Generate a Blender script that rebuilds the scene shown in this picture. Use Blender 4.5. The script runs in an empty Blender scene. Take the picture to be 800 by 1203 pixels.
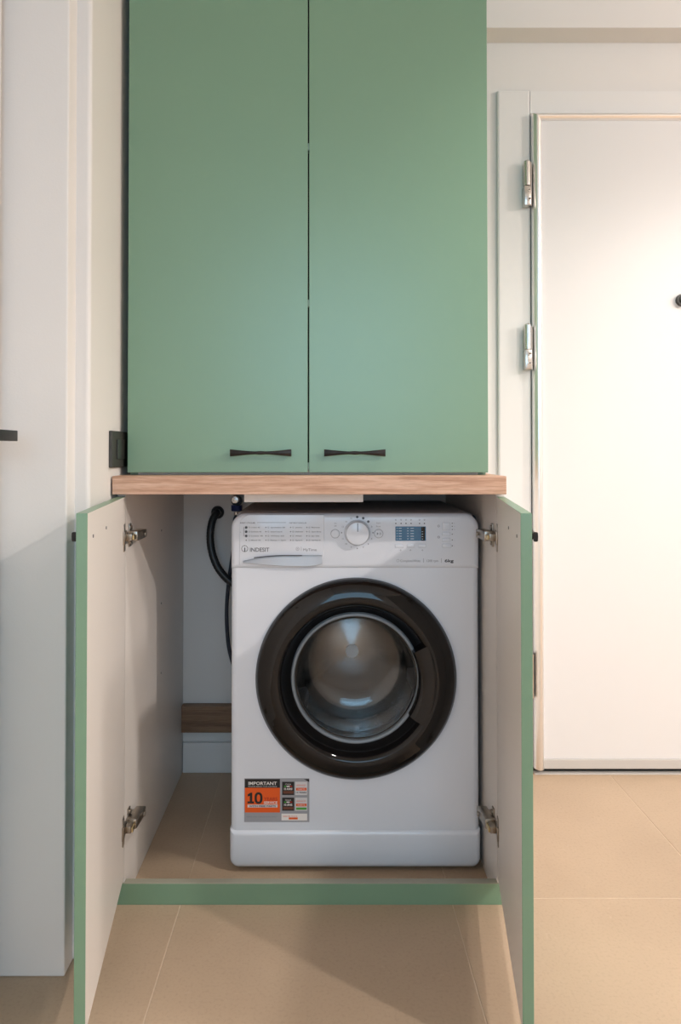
import bpy, bmesh, math, random
from mathutils import Vector, Matrix
random.seed(4)
C = bpy.context.scene.collection
S = bpy.context.scene
PI = math.pi

# ------------------------------------------------------------------ camera
cam = bpy.data.cameras.new('camera')
cam.sensor_fit = 'AUTO'; cam.sensor_width = 36.0; cam.lens = 24.0
cam.clip_start = 0.02; cam.clip_end = 50
cam.shift_x = 20.0 / 1203.0
cam.shift_y = -(601.5 - 519.0) / 1203.0
camo = bpy.data.objects.new('camera', cam); C.objects.link(camo)
camo.location = (0, 0, 1.0)
camo.rotation_euler = (math.radians(90.8), 0, 0)
S.camera = camo

# ------------------------------------------------------------------ world, lights, exposure
S.view_settings.view_transform = 'Standard'
S.view_settings.look = 'None'
S.view_settings.gamma = 1.0
S.view_settings.use_curve_mapping = False
S.view_settings.exposure = 0.0
W = bpy.data.worlds.new('world'); S.world = W; W.use_nodes = True
bg = W.node_tree.nodes['Background']
bg.inputs[0].default_value = (0.62, 0.78, 1.0, 1); bg.inputs[1].default_value = 1.0

def lamp(name, kind, loc, target, energy, color, size=0.1, size_y=None, **kw):
    l = bpy.data.lights.new(name, kind); l.energy = energy; l.color = color
    if kind == 'AREA':
        l.shape = 'RECTANGLE' if size_y else 'DISK'; l.size = size
        if size_y: l.size_y = size_y
    else:
        l.shadow_soft_size = size
    for k, v in kw.items(): setattr(l, k, v)
    o = bpy.data.objects.new(name, l); C.objects.link(o); o.location = loc
    d = Vector(target) - Vector(loc)
    o.rotation_euler = d.to_track_quat('-Z', 'Y').to_euler()
    return o
WARM = (1.0, 0.88, 0.76)
lamp('ceiling_spot', 'SPOT', (1.08, 1.10, 2.55), (1.08, 1.10, 0), 72, (1.0, 0.95, 0.89), 0.07, spot_size=math.radians(112), spot_blend=0.8)
lamp('ceiling_spot', 'SPOT', (2.55, -0.40, 2.48), (2.55, -0.40, 0), 178, (1.0, 0.91, 0.85), 0.05, spot_size=math.radians(170), spot_blend=0.50)
lamp('fill_lamp', 'POINT', (3.40, 0.50, 2.30), (3.40, 0.50, 0), 110, (1.0, 0.92, 0.86), 0.14)  # added unseen fill lamp, brightens the upper walls on the right
# daylight entering through the window of the rear wall, behind the camera
lamp('window_daylight', 'AREA', (0.10, -2.72, 1.72), (0.10, 2.0, 1.55), 32, (0.42, 0.74, 1.0), 1.7, 1.6)

# ------------------------------------------------------------------ materials
def srgb(r, g, b):
    f = lambda c: (c / 255 / 12.92) if c / 255 <= 0.04045 else ((c / 255 + 0.055) / 1.055) ** 2.4
    return (f(r), f(g), f(b), 1)
def mat(name, col, rough=0.5, metal=0.0, noise=0.0, nscale=8.0, bump=0.0, bscale=200.0, **kw):
    m = bpy.data.materials.new(name); m.use_nodes = True
    nt = m.node_tree; b = nt.nodes['Principled BSDF']
    b.inputs['Base Color'].default_value = col
    b.inputs['Roughness'].default_value = rough
    b.inputs['Metallic'].default_value = metal
    for k, v in kw.items(): b.inputs[k.replace('_', ' ')].default_value = v
    tc = nt.nodes.new('ShaderNodeTexCoord')
    if noise > 0:
        n = nt.nodes.new('ShaderNodeTexNoise'); n.inputs['Scale'].default_value = nscale; n.inputs['Detail'].default_value = 5
        nt.links.new(tc.outputs['Object'], n.inputs['Vector'])
        r = nt.nodes.new('ShaderNodeValToRGB')
        r.color_ramp.elements[0].position = 0.3; r.color_ramp.elements[1].position = 0.7
        r.color_ramp.elements[0].color = tuple(c * (1 - noise) for c in col[:3]) + (1,)
        r.color_ramp.elements[1].color = tuple(min(1, c * (1 + noise)) for c in col[:3]) + (1,)
        nt.links.new(n.outputs['Fac'], r.inputs['Fac']); nt.links.new(r.outputs['Color'], b.inputs['Base Color'])
    if bump > 0:
        n2 = nt.nodes.new('ShaderNodeTexNoise'); n2.inputs['Scale'].default_value = bscale; n2.inputs['Detail'].default_value = 3
        nt.links.new(tc.outputs['Object'], n2.inputs['Vector'])
        bp = nt.nodes.new('ShaderNodeBump'); bp.inputs['Strength'].default_value = bump; bp.inputs['Distance'].default_value = 0.002
        nt.links.new(n2.outputs['Fac'], bp.inputs['Height']); nt.links.new(bp.outputs['Normal'], b.inputs['Normal'])
    return m

def wood_mat(name, c0, c1, c2, along='X', scale=1.0, rough=0.55):
    m = bpy.data.materials.new(name); m.use_nodes = True
    nt = m.node_tree; b = nt.nodes['Principled BSDF']; b.inputs['Roughness'].default_value = rough
    tc = nt.nodes.new('ShaderNodeTexCoord'); mp = nt.nodes.new('ShaderNodeMapping')
    s = [70 * scale, 70 * scale, 70 * scale]; s['XYZ'.index(along)] = 3.5 * scale
    mp.inputs['Scale'].default_value = s
    mp.inputs['Rotation'].default_value = (0, 0.06, 0)
    nt.links.new(tc.outputs['Object'], mp.inputs['Vector'])
    n = nt.nodes.new('ShaderNodeTexNoise'); n.inputs['Scale'].default_value = 1.2; n.inputs['Detail'].default_value = 9; n.inputs['Distortion'].default_value = 0.9
    nt.links.new(mp.outputs['Vector'], n.inputs['Vector'])
    r = nt.nodes.new('ShaderNodeValToRGB'); e = r.color_ramp.elements
    e[0].position = 0.32; e[0].color = c0; e[1].position = 0.68; e[1].color = c2
    k = e.new(0.48); k.color = c1
    nt.links.new(n.outputs['Fac'], r.inputs['Fac'])
    mp2 = nt.nodes.new('ShaderNodeMapping'); s2 = [500, 500, 500]; s2['XYZ'.index(along)] = 30
    mp2.inputs['Scale'].default_value = s2; mp2.inputs['Rotation'].default_value = (0, 0.25, 0)
    nt.links.new(tc.outputs['Object'], mp2.inputs['Vector'])
    n2 = nt.nodes.new('ShaderNodeTexNoise'); n2.inputs['Scale'].default_value = 1.0; n2.inputs['Detail'].default_value = 2
    nt.links.new(mp2.outputs['Vector'], n2.inputs['Vector'])
    mx = nt.nodes.new('ShaderNodeMix'); mx.data_type = 'RGBA'; mx.blend_type = 'MULTIPLY'; mx.inputs[0].default_value = 0.55
    r2 = nt.nodes.new('ShaderNodeValToRGB'); r2.color_ramp.elements[0].position = 0.38; r2.color_ramp.elements[0].color = (0.72, 0.66, 0.6, 1)
    r2.color_ramp.elements[1].position = 0.52; r2.color_ramp.elements[1].color = (1, 1, 1, 1)
    nt.links.new(n2.outputs['Fac'], r2.inputs['Fac'])
    nt.links.new(r.outputs['Color'], mx.inputs[6]); nt.links.new(r2.outputs['Color'], mx.inputs[7])
    nt.links.new(mx.outputs[2], b.inputs['Base Color'])
    bp = nt.nodes.new('ShaderNodeBump'); bp.inputs['Strength'].default_value = 0.25; bp.inputs['Distance'].default_value = 0.001
    nt.links.new(n2.outputs['Fac'], bp.inputs['Height']); nt.links.new(bp.outputs['Normal'], b.inputs['Normal'])
    return m

def tile_mat():
    m = bpy.data.materials.new('beige stoneware tile'); m.use_nodes = True
    nt = m.node_tree; b = nt.nodes['Principled BSDF']; b.inputs['Roughness'].default_value = 0.5
    g = nt.nodes.new('ShaderNodeNewGeometry')
    n = nt.nodes.new('ShaderNodeTexNoise'); n.inputs['Scale'].default_value = 2.4; n.inputs['Detail'].default_value = 9; n.inputs['Distortion'].default_value = 0.3
    nt.links.new(g.outputs['Position'], n.inputs['Vector'])
    r = nt.nodes.new('ShaderNodeValToRGB'); e = r.color_ramp.elements
    e[0].position = 0.3; e[0].color = TILE0; e[1].position = 0.7; e[1].color = TILE1
    nt.links.new(n.outputs['Fac'], r.inputs['Fac'])
    # fine specks and short pale veins
    n2 = nt.nodes.new('ShaderNodeTexNoise'); n2.inputs['Scale'].default_value = 160; n2.inputs['Detail'].default_value = 3
    nt.links.new(g.outputs['Position'], n2.inputs['Vector'])
    r2 = nt.nodes.new('ShaderNodeValToRGB'); e2 = r2.color_ramp.elements
    e2[0].position = 0.25; e2[0].color = (0.90, 0.895, 0.89, 1); e2[1].position = 0.5; e2[1].color = (1, 1, 1, 1)
    k = e2.new(0.74); k.color = (1.0, 1.0, 1.0, 1); k2 = e2.new(0.82); k2.color = (1.0, 1.0, 1.0, 1)
    nt.links.new(n2.outputs['Fac'], r2.inputs['Fac'])
    mx = nt.nodes.new('ShaderNodeMix'); mx.data_type = 'RGBA'; mx.blend_type = 'MULTIPLY'; mx.inputs[0].default_value = 1
    nt.links.new(r.outputs['Color'], mx.inputs[6]); nt.links.new(r2.outputs['Color'], mx.inputs[7])
    n3 = nt.nodes.new('ShaderNodeTexNoise'); n3.inputs['Scale'].default_value = 17; n3.inputs['Detail'].default_value = 3; n3.inputs['Distortion'].default_value = 2.5
    nt.links.new(g.outputs['Position'], n3.inputs['Vector'])
    r3 = nt.nodes.new('ShaderNodeValToRGB'); e3 = r3.color_ramp.elements
    e3[0].position = 0.67; e3[0].color = (0, 0, 0, 1); e3[1].position = 0.78; e3[1].color = (0.35, 0.35, 0.35, 1)
    nt.links.new(n3.outputs['Fac'], r3.inputs['Fac'])
    mx3 = nt.nodes.new('ShaderNodeMix'); mx3.data_type = 'RGBA'
    nt.links.new(r3.outputs['Color'], mx3.inputs[0]); nt.links.new(mx.outputs[2], mx3.inputs[6]); mx3.inputs[7].default_value = TILE2
    oi = nt.nodes.new('ShaderNodeObjectInfo'); mr = nt.nodes.new('ShaderNodeMapRange')
    mr.inputs[3].default_value = 0.95; mr.inputs[4].default_value = 1.04
    nt.links.new(oi.outputs['Random'], mr.inputs[0])
    sc = nt.nodes.new('ShaderNodeVectorMath'); sc.operation = 'SCALE'
    nt.links.new(mx3.outputs[2], sc.inputs[0]); nt.links.new(mr.outputs[0], sc.inputs['Scale'])
    nt.links.new(sc.outputs[0], b.inputs['Base Color'])
    bp = nt.nodes.new('ShaderNodeBump'); bp.inputs['Strength'].default_value = 0.15; bp.inputs['Distance'].default_value = 0.001
    nt.links.new(n2.outputs['Fac'], bp.inputs['Height']); nt.links.new(bp.outputs['Normal'], b.inputs['Normal'])
    return m
TILE0 = (0.44, 0.322, 0.222, 1); TILE1 = (0.53, 0.395, 0.276, 1); TILE2 = (0.62, 0.49, 0.37, 1)

M = {}
M['paint'] = mat('warm white wall paint', (0.76, 0.735, 0.71, 1), 0.6, noise=0.012, nscale=3, bump=0.08, bscale=260)
M['trimw'] = mat('satin white lacquer', (0.78, 0.765, 0.75, 1), 0.38)
M['ceil'] = mat('matt ceiling paint', (0.78, 0.75, 0.72, 1), 0.9)
M['tile'] = tile_mat()
M['grout'] = mat('pale grout', (0.60, 0.475, 0.35, 1), 0.9, noise=0.06, nscale=40)
M['green'] = mat('sage green satin lacquer', (0.165, 0.290, 0.190, 1), 0.33, noise=0.01, nscale=5, Specular_IOR_Level=0.8)
M['melamine'] = mat('cream melamine', (0.74, 0.70, 0.66, 1), 0.42, bump=0.06, bscale=500)
M['kicktop'] = mat('greige kick top', (0.34, 0.33, 0.26, 1), 0.4)  # greige given to the top face of the kick board
M['oak'] = wood_mat('light oak laminate', (0.43, 0.24, 0.155, 1), (0.55, 0.335, 0.23, 1), (0.66, 0.44, 0.33, 1))
M['plank'] = wood_mat('brown wood plank', (0.17, 0.095, 0.055, 1), (0.25, 0.145, 0.085, 1), (0.31, 0.19, 0.115, 1), scale=0.5)
M['bronze'] = mat('dark bronze metal', (0.030, 0.024, 0.021, 1), 0.38, 0.75, noise=0.35, nscale=25)
M['black'] = mat('matt black', (0.018, 0.018, 0.018, 1), 0.5)
M['switch'] = mat('anthracite plastic', (0.045, 0.045, 0.040, 1), 0.45)
M['switch2'] = mat('anthracite key', (0.032, 0.034, 0.030, 1), 0.3)
M['gap'] = mat('dark recess', (0.01, 0.011, 0.01, 1), 0.9)  # near-black that stands in for the shade inside gaps and seams
M['nickel'] = mat('nickel plated steel', (0.40, 0.36, 0.31, 1), 0.28, 1.0, noise=0.1, nscale=90)
M['brass'] = mat('brass clip', (0.72, 0.58, 0.32, 1), 0.3, 1.0)
M['alu'] = mat('polished aluminium', (0.88, 0.87, 0.86, 1), 0.30, 1.0)
M['steel'] = mat('satin steel', (0.62, 0.60, 0.57, 1), 0.26, 1.0)
M['rail'] = mat('grey door rail', (0.56, 0.53, 0.50, 1), 0.4)
M['white'] = mat('white enamel', (0.72, 0.755, 0.82, 1), 0.22, Coat_Weight=0.3)
M['fascia'] = mat('white gloss plastic', (0.73, 0.76, 0.82, 1), 0.16)
M['fasciag'] = mat('pale grey plastic', (0.50, 0.53, 0.58, 1), 0.25)
M['seam'] = mat('dark dot grey', (0.16, 0.16, 0.17, 1), 0.8)  # dark grey of the screw heads and pin-hole dots
M['gblack'] = mat('black gloss plastic', (0.008, 0.007, 0.007, 1), 0.05, Specular_IOR_Level=0.38)
M['gasket'] = mat('grey rubber gasket', (0.10, 0.11, 0.12, 1), 0.45)
M['lens'] = mat('lens rim plastic', (0.22, 0.25, 0.28, 1), 0.22)
M['glass'] = mat('bowl glass', (0.93, 0.96, 0.98, 1), 0.0, Transmission_Weight=1.0, IOR=1.45)
M['drum'] = mat('brushed drum steel', (0.27, 0.265, 0.26, 1), 0.26, 1.0)
_nt = M['drum'].node_tree; _tg = _nt.nodes.new('ShaderNodeTangent'); _tg.direction_type = 'RADIAL'; _tg.axis = 'Y'
_b = _nt.nodes['Principled BSDF']; _b.inputs['Anisotropic'].default_value = 0.9; _b.inputs['Anisotropic Rotation'].default_value = 0.25
_nt.links.new(_tg.outputs[0], _b.inputs['Tangent'])
M['hole'] = mat('perforation', (0.01, 0.01, 0.01, 1), 0.6)
M['cap'] = mat('pale drum cap', (0.75, 0.75, 0.74, 1), 0.5)
M['lifter'] = mat('grey lifter plastic', (0.20, 0.20, 0.21, 1), 0.35)
M['print'] = mat('dark grey print', (0.06, 0.065, 0.08, 1), 0.5)
M['print2'] = mat('mid grey print', (0.22, 0.23, 0.26, 1), 0.5)
M['lcd'] = mat('reflection blue lcd', (0.035, 0.16, 0.30, 1), 0.08, Coat_Weight=0.6)  # blue window reflection painted into the display colour
M['lcdp'] = mat('pale lcd print', (0.50, 0.68, 0.80, 1), 0.3)
M['s_orange'] = mat('orange ink', srgb(232, 92, 24), 0.4)
M['s_dark'] = mat('black ink', srgb(26, 26, 28), 0.4)
M['s_grey'] = mat('silver sticker paper', srgb(158, 160, 166), 0.4)
M['s_pale'] = mat('pale sticker paper', srgb(214, 212, 214), 0.4)
M['s_white'] = mat('white ink', srgb(236, 232, 228), 0.4)
M['s_red'] = mat('red ink', srgb(178, 40, 22), 0.4)
M['s_green'] = mat('green ink', srgb(70, 160, 60), 0.4)
M['s_brown'] = mat('brown ink', srgb(110, 62, 45), 0.4)
M['hose'] = mat('black rubber hose', (0.020, 0.020, 0.021, 1), 0.42)
M['inlet'] = mat('dark blue hose', (0.018, 0.024, 0.040, 1), 0.35)
M['blue'] = mat('blue plastic nut', (0.01, 0.025, 0.13, 1), 0.35)
M['chrome'] = mat('chrome', (0.82, 0.81, 0.79, 1), 0.12, 1.0)
M['pane'] = mat('window glass', (1, 1, 1, 1), 0.0, Transmission_Weight=1.0, IOR=1.02)

# ------------------------------------------------------------------ helpers
WL = {}                                                     # world location of each object
def put(name, bm, m, parent=None, smooth=False, angle=35):
    """link a bmesh (world coordinates) as one object whose origin is its middle"""
    if not isinstance(m, (list, tuple)): m = [m]
    bmesh.ops.recalc_face_normals(bm, faces=bm.faces)
    lo = Vector([min(v.co[i] for v in bm.verts) for i in range(3)]); hi = Vector([max(v.co[i] for v in bm.verts) for i in range(3)])
    c = (lo + hi) / 2; c.z = lo.z if parent is None else c.z
    bmesh.ops.translate(bm, verts=bm.verts, vec=-c)
    me = bpy.data.meshes.new(name)
    for x in m: me.materials.append(x)
    bm.to_mesh(me); bm.free()
    if smooth:
        me.shade_smooth()
        me.set_sharp_from_angle(angle=math.radians(angle))
    o = bpy.data.objects.new(name, me); C.objects.link(o)
    base = WL[parent.name] if parent else Vector((0, 0, 0))
    o.location = c - base
    if parent: o.parent = parent
    WL[o.name] = c
    return o
def empty(name, loc):
    o = bpy.data.objects.new(name, None); C.objects.link(o); o.location = loc; o.empty_display_size = 0.05
    WL[o.name] = Vector(loc); return o
def tag(o, label=None, cat=None, group=None, kind=None):
    if label: o['label'] = label
    if cat: o['category'] = cat
    if group: o['group'] = group
    if kind: o['kind'] = kind
    return o
def box(bm, x0, x1, y0, y1, z0, z1, bev=0.0, seg=2, mi=0):
    r = bmesh.ops.create_cube(bm, size=1.0)
    vs = r['verts']
    for v in vs:
        v.co = Vector((x0 + (v.co.x + .5) * (x1 - x0), y0 + (v.co.y + .5) * (y1 - y0), z0 + (v.co.z + .5) * (z1 - z0)))
    fs = list({f for v in vs for f in v.link_faces})
    for f in fs: f.material_index = mi
    if bev > 0:
        es = list({e for v in vs for e in v.link_edges})
        bmesh.ops.bevel(bm, geom=es, offset=bev, segments=seg, profile=0.5, affect='EDGES')
def B(*a, **k):
    bm = bmesh.new(); box(bm, *a, **k); return bm
def cyl(bm, c, axis, r, h, n=32, r2=None, mi=0):
    """cylinder centred at c along axis"""
    q = Vector(axis).normalized().to_track_quat('Z', 'Y').to_matrix().to_4x4()
    res = bmesh.ops.create_cone(bm, cap_ends=True, segments=n, radius1=r, radius2=r if r2 is None else r2, depth=h,
                                matrix=Matrix.Translation(Vector(c)) @ q)
    for v in res['verts']:
        for f in v.link_faces: f.material_index = mi
def lathe(bm, cx, cz, prof, n=96, a0=0, a1=2 * PI, mi=0, close=False):
    """revolve profile [(radius, y)] about the Y-direction axis through (cx, cz)"""
    full = abs(a1 - a0 - 2 * PI) < 1e-6
    cols = n if full else n + 1
    rows = []
    for r, y in prof:
        row = []
        for i in range(cols):
            a = a0 + (a1 - a0) * i / n
            row.append(bm.verts.new((cx + r * math.cos(a), y, cz + r * math.sin(a))))
        rows.append(row)
    P = len(prof)
    for j in range(P if close else P - 1):
        A_, B_ = rows[j], rows[(j + 1) % P]
        for i in range(n):
            k = (i + 1) % cols
            f = bm.faces.new((A_[i], A_[k], B_[k], B_[i])); f.material_index = mi
    return rows
OUTLINES = {}
def outline(x0, x1, z0, z1, rad, n=8):
    """rounded rectangle; rad = (bottom-left, bottom-right, top-right, top-left)"""
    pts = []
    for (cx, cz, a, r) in ((x0, z0, PI, rad[0]), (x1, z0, 1.5 * PI, rad[1]), (x1, z1, 0, rad[2]), (x0, z1, .5 * PI, rad[3])):
        if r <= 1e-6: pts.append((cx, cz)); continue
        ox = cx + r * (1 if cx == x0 else -1); oz = cz + r * (1 if cz == z0 else -1)
        for i in range(n + 1):
            t = a + .5 * PI * i / n
            pts.append((ox + r * math.cos(t), oz + r * math.sin(t)))
    OUTLINES[id(pts)] = (pts, x0, x1, z0, z1, rad, n)
    return pts
def prism(bm, pts, y0, y1, bev=0.0, steps=4, mi=0, back=True):
    """outline in XZ extruded from y0 (front, rounded by bev) to y1"""
    cx = sum(p[0] for p in pts) / len(pts); cz = sum(p[1] for p in pts) / len(pts)
    n = len(pts)
    x0, x1, z0, z1, rad, seg = OUTLINES[id(pts)][1:]
    inset = lambda d: outline(x0 + d, x1 - d, z0 + d, z1 - d, tuple(max(r - d, 1e-4) for r in rad), seg)
    loops = []
    if bev > 0:
        for s in range(steps + 1):
            a = .5 * PI * s / steps
            q = inset(bev * (1 - math.sin(a))); loops.append([(x, y0 + bev * (1 - math.cos(a)), z) for x, z in q])
    else: loops.append([(x, y0, z) for x, z in pts])
    loops.append([(x, y1, z) for x, z in pts])
    V = [[bm.verts.new(p) for p in lp] for lp in loops]
    for a, b in zip(V, V[1:]):
        for i in range(n):
            j = (i + 1) % n
            f = bm.faces.new((a[i], a[j], b[j], b[i])); f.material_index = mi
    f = bm.faces.new(V[0]); f.material_index = mi
    if back: f = bm.faces.new(V[-1]); f.material_index = mi
def catmull(pts, k=8):
    P = [Vector(p) for p in pts]; P = [2 * P[0] - P[1]] + P + [2 * P[-1] - P[-2]]
    out = []
    for i in range(1, len(P) - 2):
        for s in range(k):
            t = s / k
            out.append(0.5 * ((2 * P[i]) + (P[i + 1] - P[i - 1]) * t + (2 * P[i - 1] - 5 * P[i] + 4 * P[i + 1] - P[i + 2]) * t * t + (3 * P[i] - P[i - 1] - 3 * P[i + 1] + P[i + 2]) * t ** 3))
    out.append(P[-2]); return out
def tube(bm, pts, rad, n=14, k=8, mi=0):
    path = catmull(pts, k); rings = []; up = Vector((0.13, 0.9, 0.21))
    for i, p in enumerate(path):
        d = (path[min(i + 1, len(path) - 1)] - path[max(i - 1, 0)]).normalized()
        a = d.cross(up).normalized(); b = d.cross(a).normalized()
        r = rad(i / (len(path) - 1), i) if callable(rad) else rad
        rings.append([bm.verts.new(p + r * (math.cos(2 * PI * j / n) * a + math.sin(2 * PI * j / n) * b)) for j in range(n)])
    for A_, B_ in zip(rings, rings[1:]):
        for j in range(n): bm.faces.new((A_[j], A_[(j + 1) % n], B_[(j + 1) % n], B_[j])).material_index = mi
    bm.faces.new(rings[0][::-1]); bm.faces.new(rings[-1])
def pt(px, py, D):
    """photo measurement: the place that lies at depth D on that sight line (pitch included)"""
    th = math.radians(0.8)
    u = (px - 380) / 802.0; v = (519 - py) / 802.0
    d = Vector((u, math.cos(th) - v * math.sin(th), math.sin(th) + v * math.cos(th)))
    return Vector((0, 0, 1.0)) + d * (D / d.y)

def text(bm, s, x, z, h, y, w=None, mi=0, align='LEFT', bold=0.0):
    """flat lettering on a plane y=const facing the viewer side; h = cap height; w = forced width"""
    cu = bpy.data.curves.new('t', 'FONT'); cu.body = s; cu.size = 1.0; cu.offset = bold
    cu.align_x = 'LEFT'; cu.resolution_u = 3
    o = bpy.data.objects.new('t', cu)
    C.objects.link(o)
    dg = bpy.context.evaluated_depsgraph_get(); dg.update()
    me = bpy.data.meshes.new_from_object(o.evaluated_get(dg))
    bpy.data.objects.remove(o); bpy.data.curves.remove(cu)
    if not me.vertices: return
    xs = [v.co.x for v in me.vertices]
    x_lo, x_hi = min(xs), max(xs)
    sc = h / 0.70; sx = sc if w is None else w / (x_hi - x_lo)
    W_ = (x_hi - x_lo) * sx
    ox = x if align == 'LEFT' else (x - W_ / 2 if align == 'CENTER' else x - W_)
    vs = [bm.verts.new((ox + (v.co.x - x_lo) * sx, y, z + v.co.y * sc)) for v in me.vertices]
    for p in me.polygons:
        try:
            f = bm.faces.new([vs[i] for i in p.vertices]); f.material_index = mi
        except ValueError: pass
    bpy.data.meshes.remove(me)
def rect(bm, x0, x1, z0, z1, y, mi=0):
    v = [bm.verts.new(p) for p in ((x0, y, z0), (x1, y, z0), (x1, y, z1), (x0, y, z1))]
    bm.faces.new(v).material_index = mi
def plate(bm, x0, x1, z0, z1, y, t=0.0003, mi=0):
    box(bm, x0, x1, y - t, y, z0, z1, mi=mi)
def ringflat(bm, cx, cz, r0, r1, y, n=40, mi=0):
    lathe(bm, cx, cz, [(r0, y), (r1, y)], n=n, mi=mi)
def disc(bm, cx, cz, r, y, n=20, mi=0):
    bm.faces.new([bm.verts.new((cx + r * math.cos(2 * PI * i / n), y, cz + r * math.sin(2 * PI * i / n))) for i in range(n)]).material_index = mi

# ------------------------------------------------------------------ the room
YB = 2.152           # back wall
XL = -0.4640        # wall beside the cabinets
X_LEFT, X_RIGHT, Y_REAR, Z_TOP = -0.617, 5.0, -2.8, 2.62

floor = tag(put('floor', B(-1.2, 5.15, Y_REAR - .15, YB + .2, -0.06, -0.0009), M['grout']), kind='structure')
xj = [-0.315 + 0.6 * k for k in range(-1, 10)]; yj = [1.542 + 0.6 * k for k in range(-8, 2)]
J = 0.0011
full = {}
for i in range(len(xj) - 1):
    for j in range(len(yj) - 1):
        x0, x1 = max(xj[i], -0.90) + J, min(xj[i + 1], X_RIGHT - 0.001) - J
        y0, y1 = max(yj[j], Y_REAR) + J, min(yj[j + 1], YB - 0.002) - J
        if x1 - x0 < 0.02 or y1 - y0 < 0.02: continue
        key = (round(x1 - x0, 4), round(y1 - y0, 4))
        if key in full:
            o = full[key].copy(); C.objects.link(o); o.name = 'floor_tile'
            c = Vector(((x0 + x1) / 2, (y0 + y1) / 2, -0.0035)); o.location = c - WL['floor']; o.parent = floor
        else:
            full[key] = put('floor_tile', B(x0, x1, y0, y1, -0.007, 0.0, bev=0.0008, seg=1), M['tile'], floor)

tag(put('ceiling', B(-1.2, 5.15, Y_REAR - .15, YB + .2, Z_TOP, Z_TOP + .1), M['ceil']), kind='structure')
tag(put('wall_back', B(-1.2, 5.15, YB, YB + .2, 0, Z_TOP), M['paint']), kind='structure')
tag(put('wall_right', B(X_RIGHT, X_RIGHT + .15, Y_REAR, YB, 0, Z_TOP), M['paint']), kind='structure')
# the wall left of the cabinets, with its projecting pier and the corridor wall holding a door
bm = bmesh.new()
box(bm, -1.1, XL, 1.354, YB, 0, Z_TOP, bev=0.008, seg=4)
box(bm, -1.1, -0.493, 1.313, 1.36, 0, Z_TOP, bev=0.003)
box(bm, -1.1, X_LEFT - 0.012, 1.296, 1.33, 0, Z_TOP)
box(bm, -1.1, X_LEFT, 0.42, 1.33, 2.12, Z_TOP)
box(bm, -1.1, X_LEFT, Y_REAR, 0.42, 0, Z_TOP)
tag(put('wall_left', bm, M['paint']), kind='structure')
# rear wall with the window the daylight comes through
bm = bmesh.new()
box(bm, -1.1, -0.75, Y_REAR - .12, Y_REAR, 0, Z_TOP); box(bm, 0.95, 5.15, Y_REAR - .12, Y_REAR, 0, Z_TOP)
box(bm, -0.75, 0.95, Y_REAR - .12, Y_REAR, 0, 0.90); box(bm, -0.75, 0.95, Y_REAR - .12, Y_REAR, 2.54, Z_TOP)
tag(put('wall_rear', bm, M['paint']), kind='structure')
bm = bmesh.new()
for a in ((-0.75, -0.70, 0.90, 2.54), (0.90, 0.95, 0.90, 2.54), (-0.70, 0.90, 0.90, 0.95), (-0.70, 0.90, 2.49, 2.54), (0.08, 0.12, 0.95, 2.49)):
    box(bm, a[0], a[1], Y_REAR - .09, Y_REAR - .03, a[2], a[3])
win = tag(put('window_1', bm, M['trimw']), kind='structure')
put('pane', B(-0.70, 0.08, Y_REAR - .065, Y_REAR - .06, 0.95, 2.49), M['pane'], win)
put('pane', B(0.12, 0.90, Y_REAR - .065, Y_REAR - .06, 0.95, 2.49), M['pane'], win)

# ceiling beam above the entrance door
tag(put('trim_1', B(0.385, X_RIGHT, 2.074, YB, 2.298, Z_TOP), M['paint']), kind='structure')
# skirting behind the machine and along the left wall
bm = bmesh.new(); box(bm, -0.438, 0.382, 2.136, YB, 0.0, pt(240, 873, 2.136).z, bev=0.002)
tag(put('baseboard_back', bm, M['trimw']), kind='structure')
tag(put('baseboard_left', B(XL, XL + 0.010, 1.356, 1.50, 0.0, 0.030, bev=0.003), M['trimw']), kind='structure')

# door_1: the closed door in the corridor wall on the left, its lever reaches into the picture
d1 = tag(empty('door_1', (X_LEFT, 0.87, 0)), kind='structure')
put('leaf', B(X_LEFT - 0.045, X_LEFT - 0.004, 0.455, 1.262, 0.008, 2.08, bev=0.002), M['trimw'], d1)
bm = bmesh.new()
box(bm, X_LEFT - 0.05, X_LEFT, 0.42, 0.453, 0, 2.12); box(bm, X_LEFT - 0.05, X_LEFT, 1.264, 1.296, 0, 2.12)
box(bm, X_LEFT - 0.05, X_LEFT, 0.453, 1.264, 2.083, 2.12)
put('door_frame', bm, M['trimw'], d1)
bm = bmesh.new()
zc = 1.0275
box(bm, X_LEFT - 0.004, X_LEFT + 0.006, 1.176, 1.228, zc - 0.026, zc + 0.026, bev=0.0015)
cyl(bm, (X_LEFT + 0.034, 1.2065, zc), (1, 0, 0), 0.009, 0.058)
box(bm, -0.5610, -0.5452, 1.095, 1.2175, zc - 0.0095, zc + 0.0095, bev=0.001)
put('lever_handle', bm, M['black'], d1, smooth=True)

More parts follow.
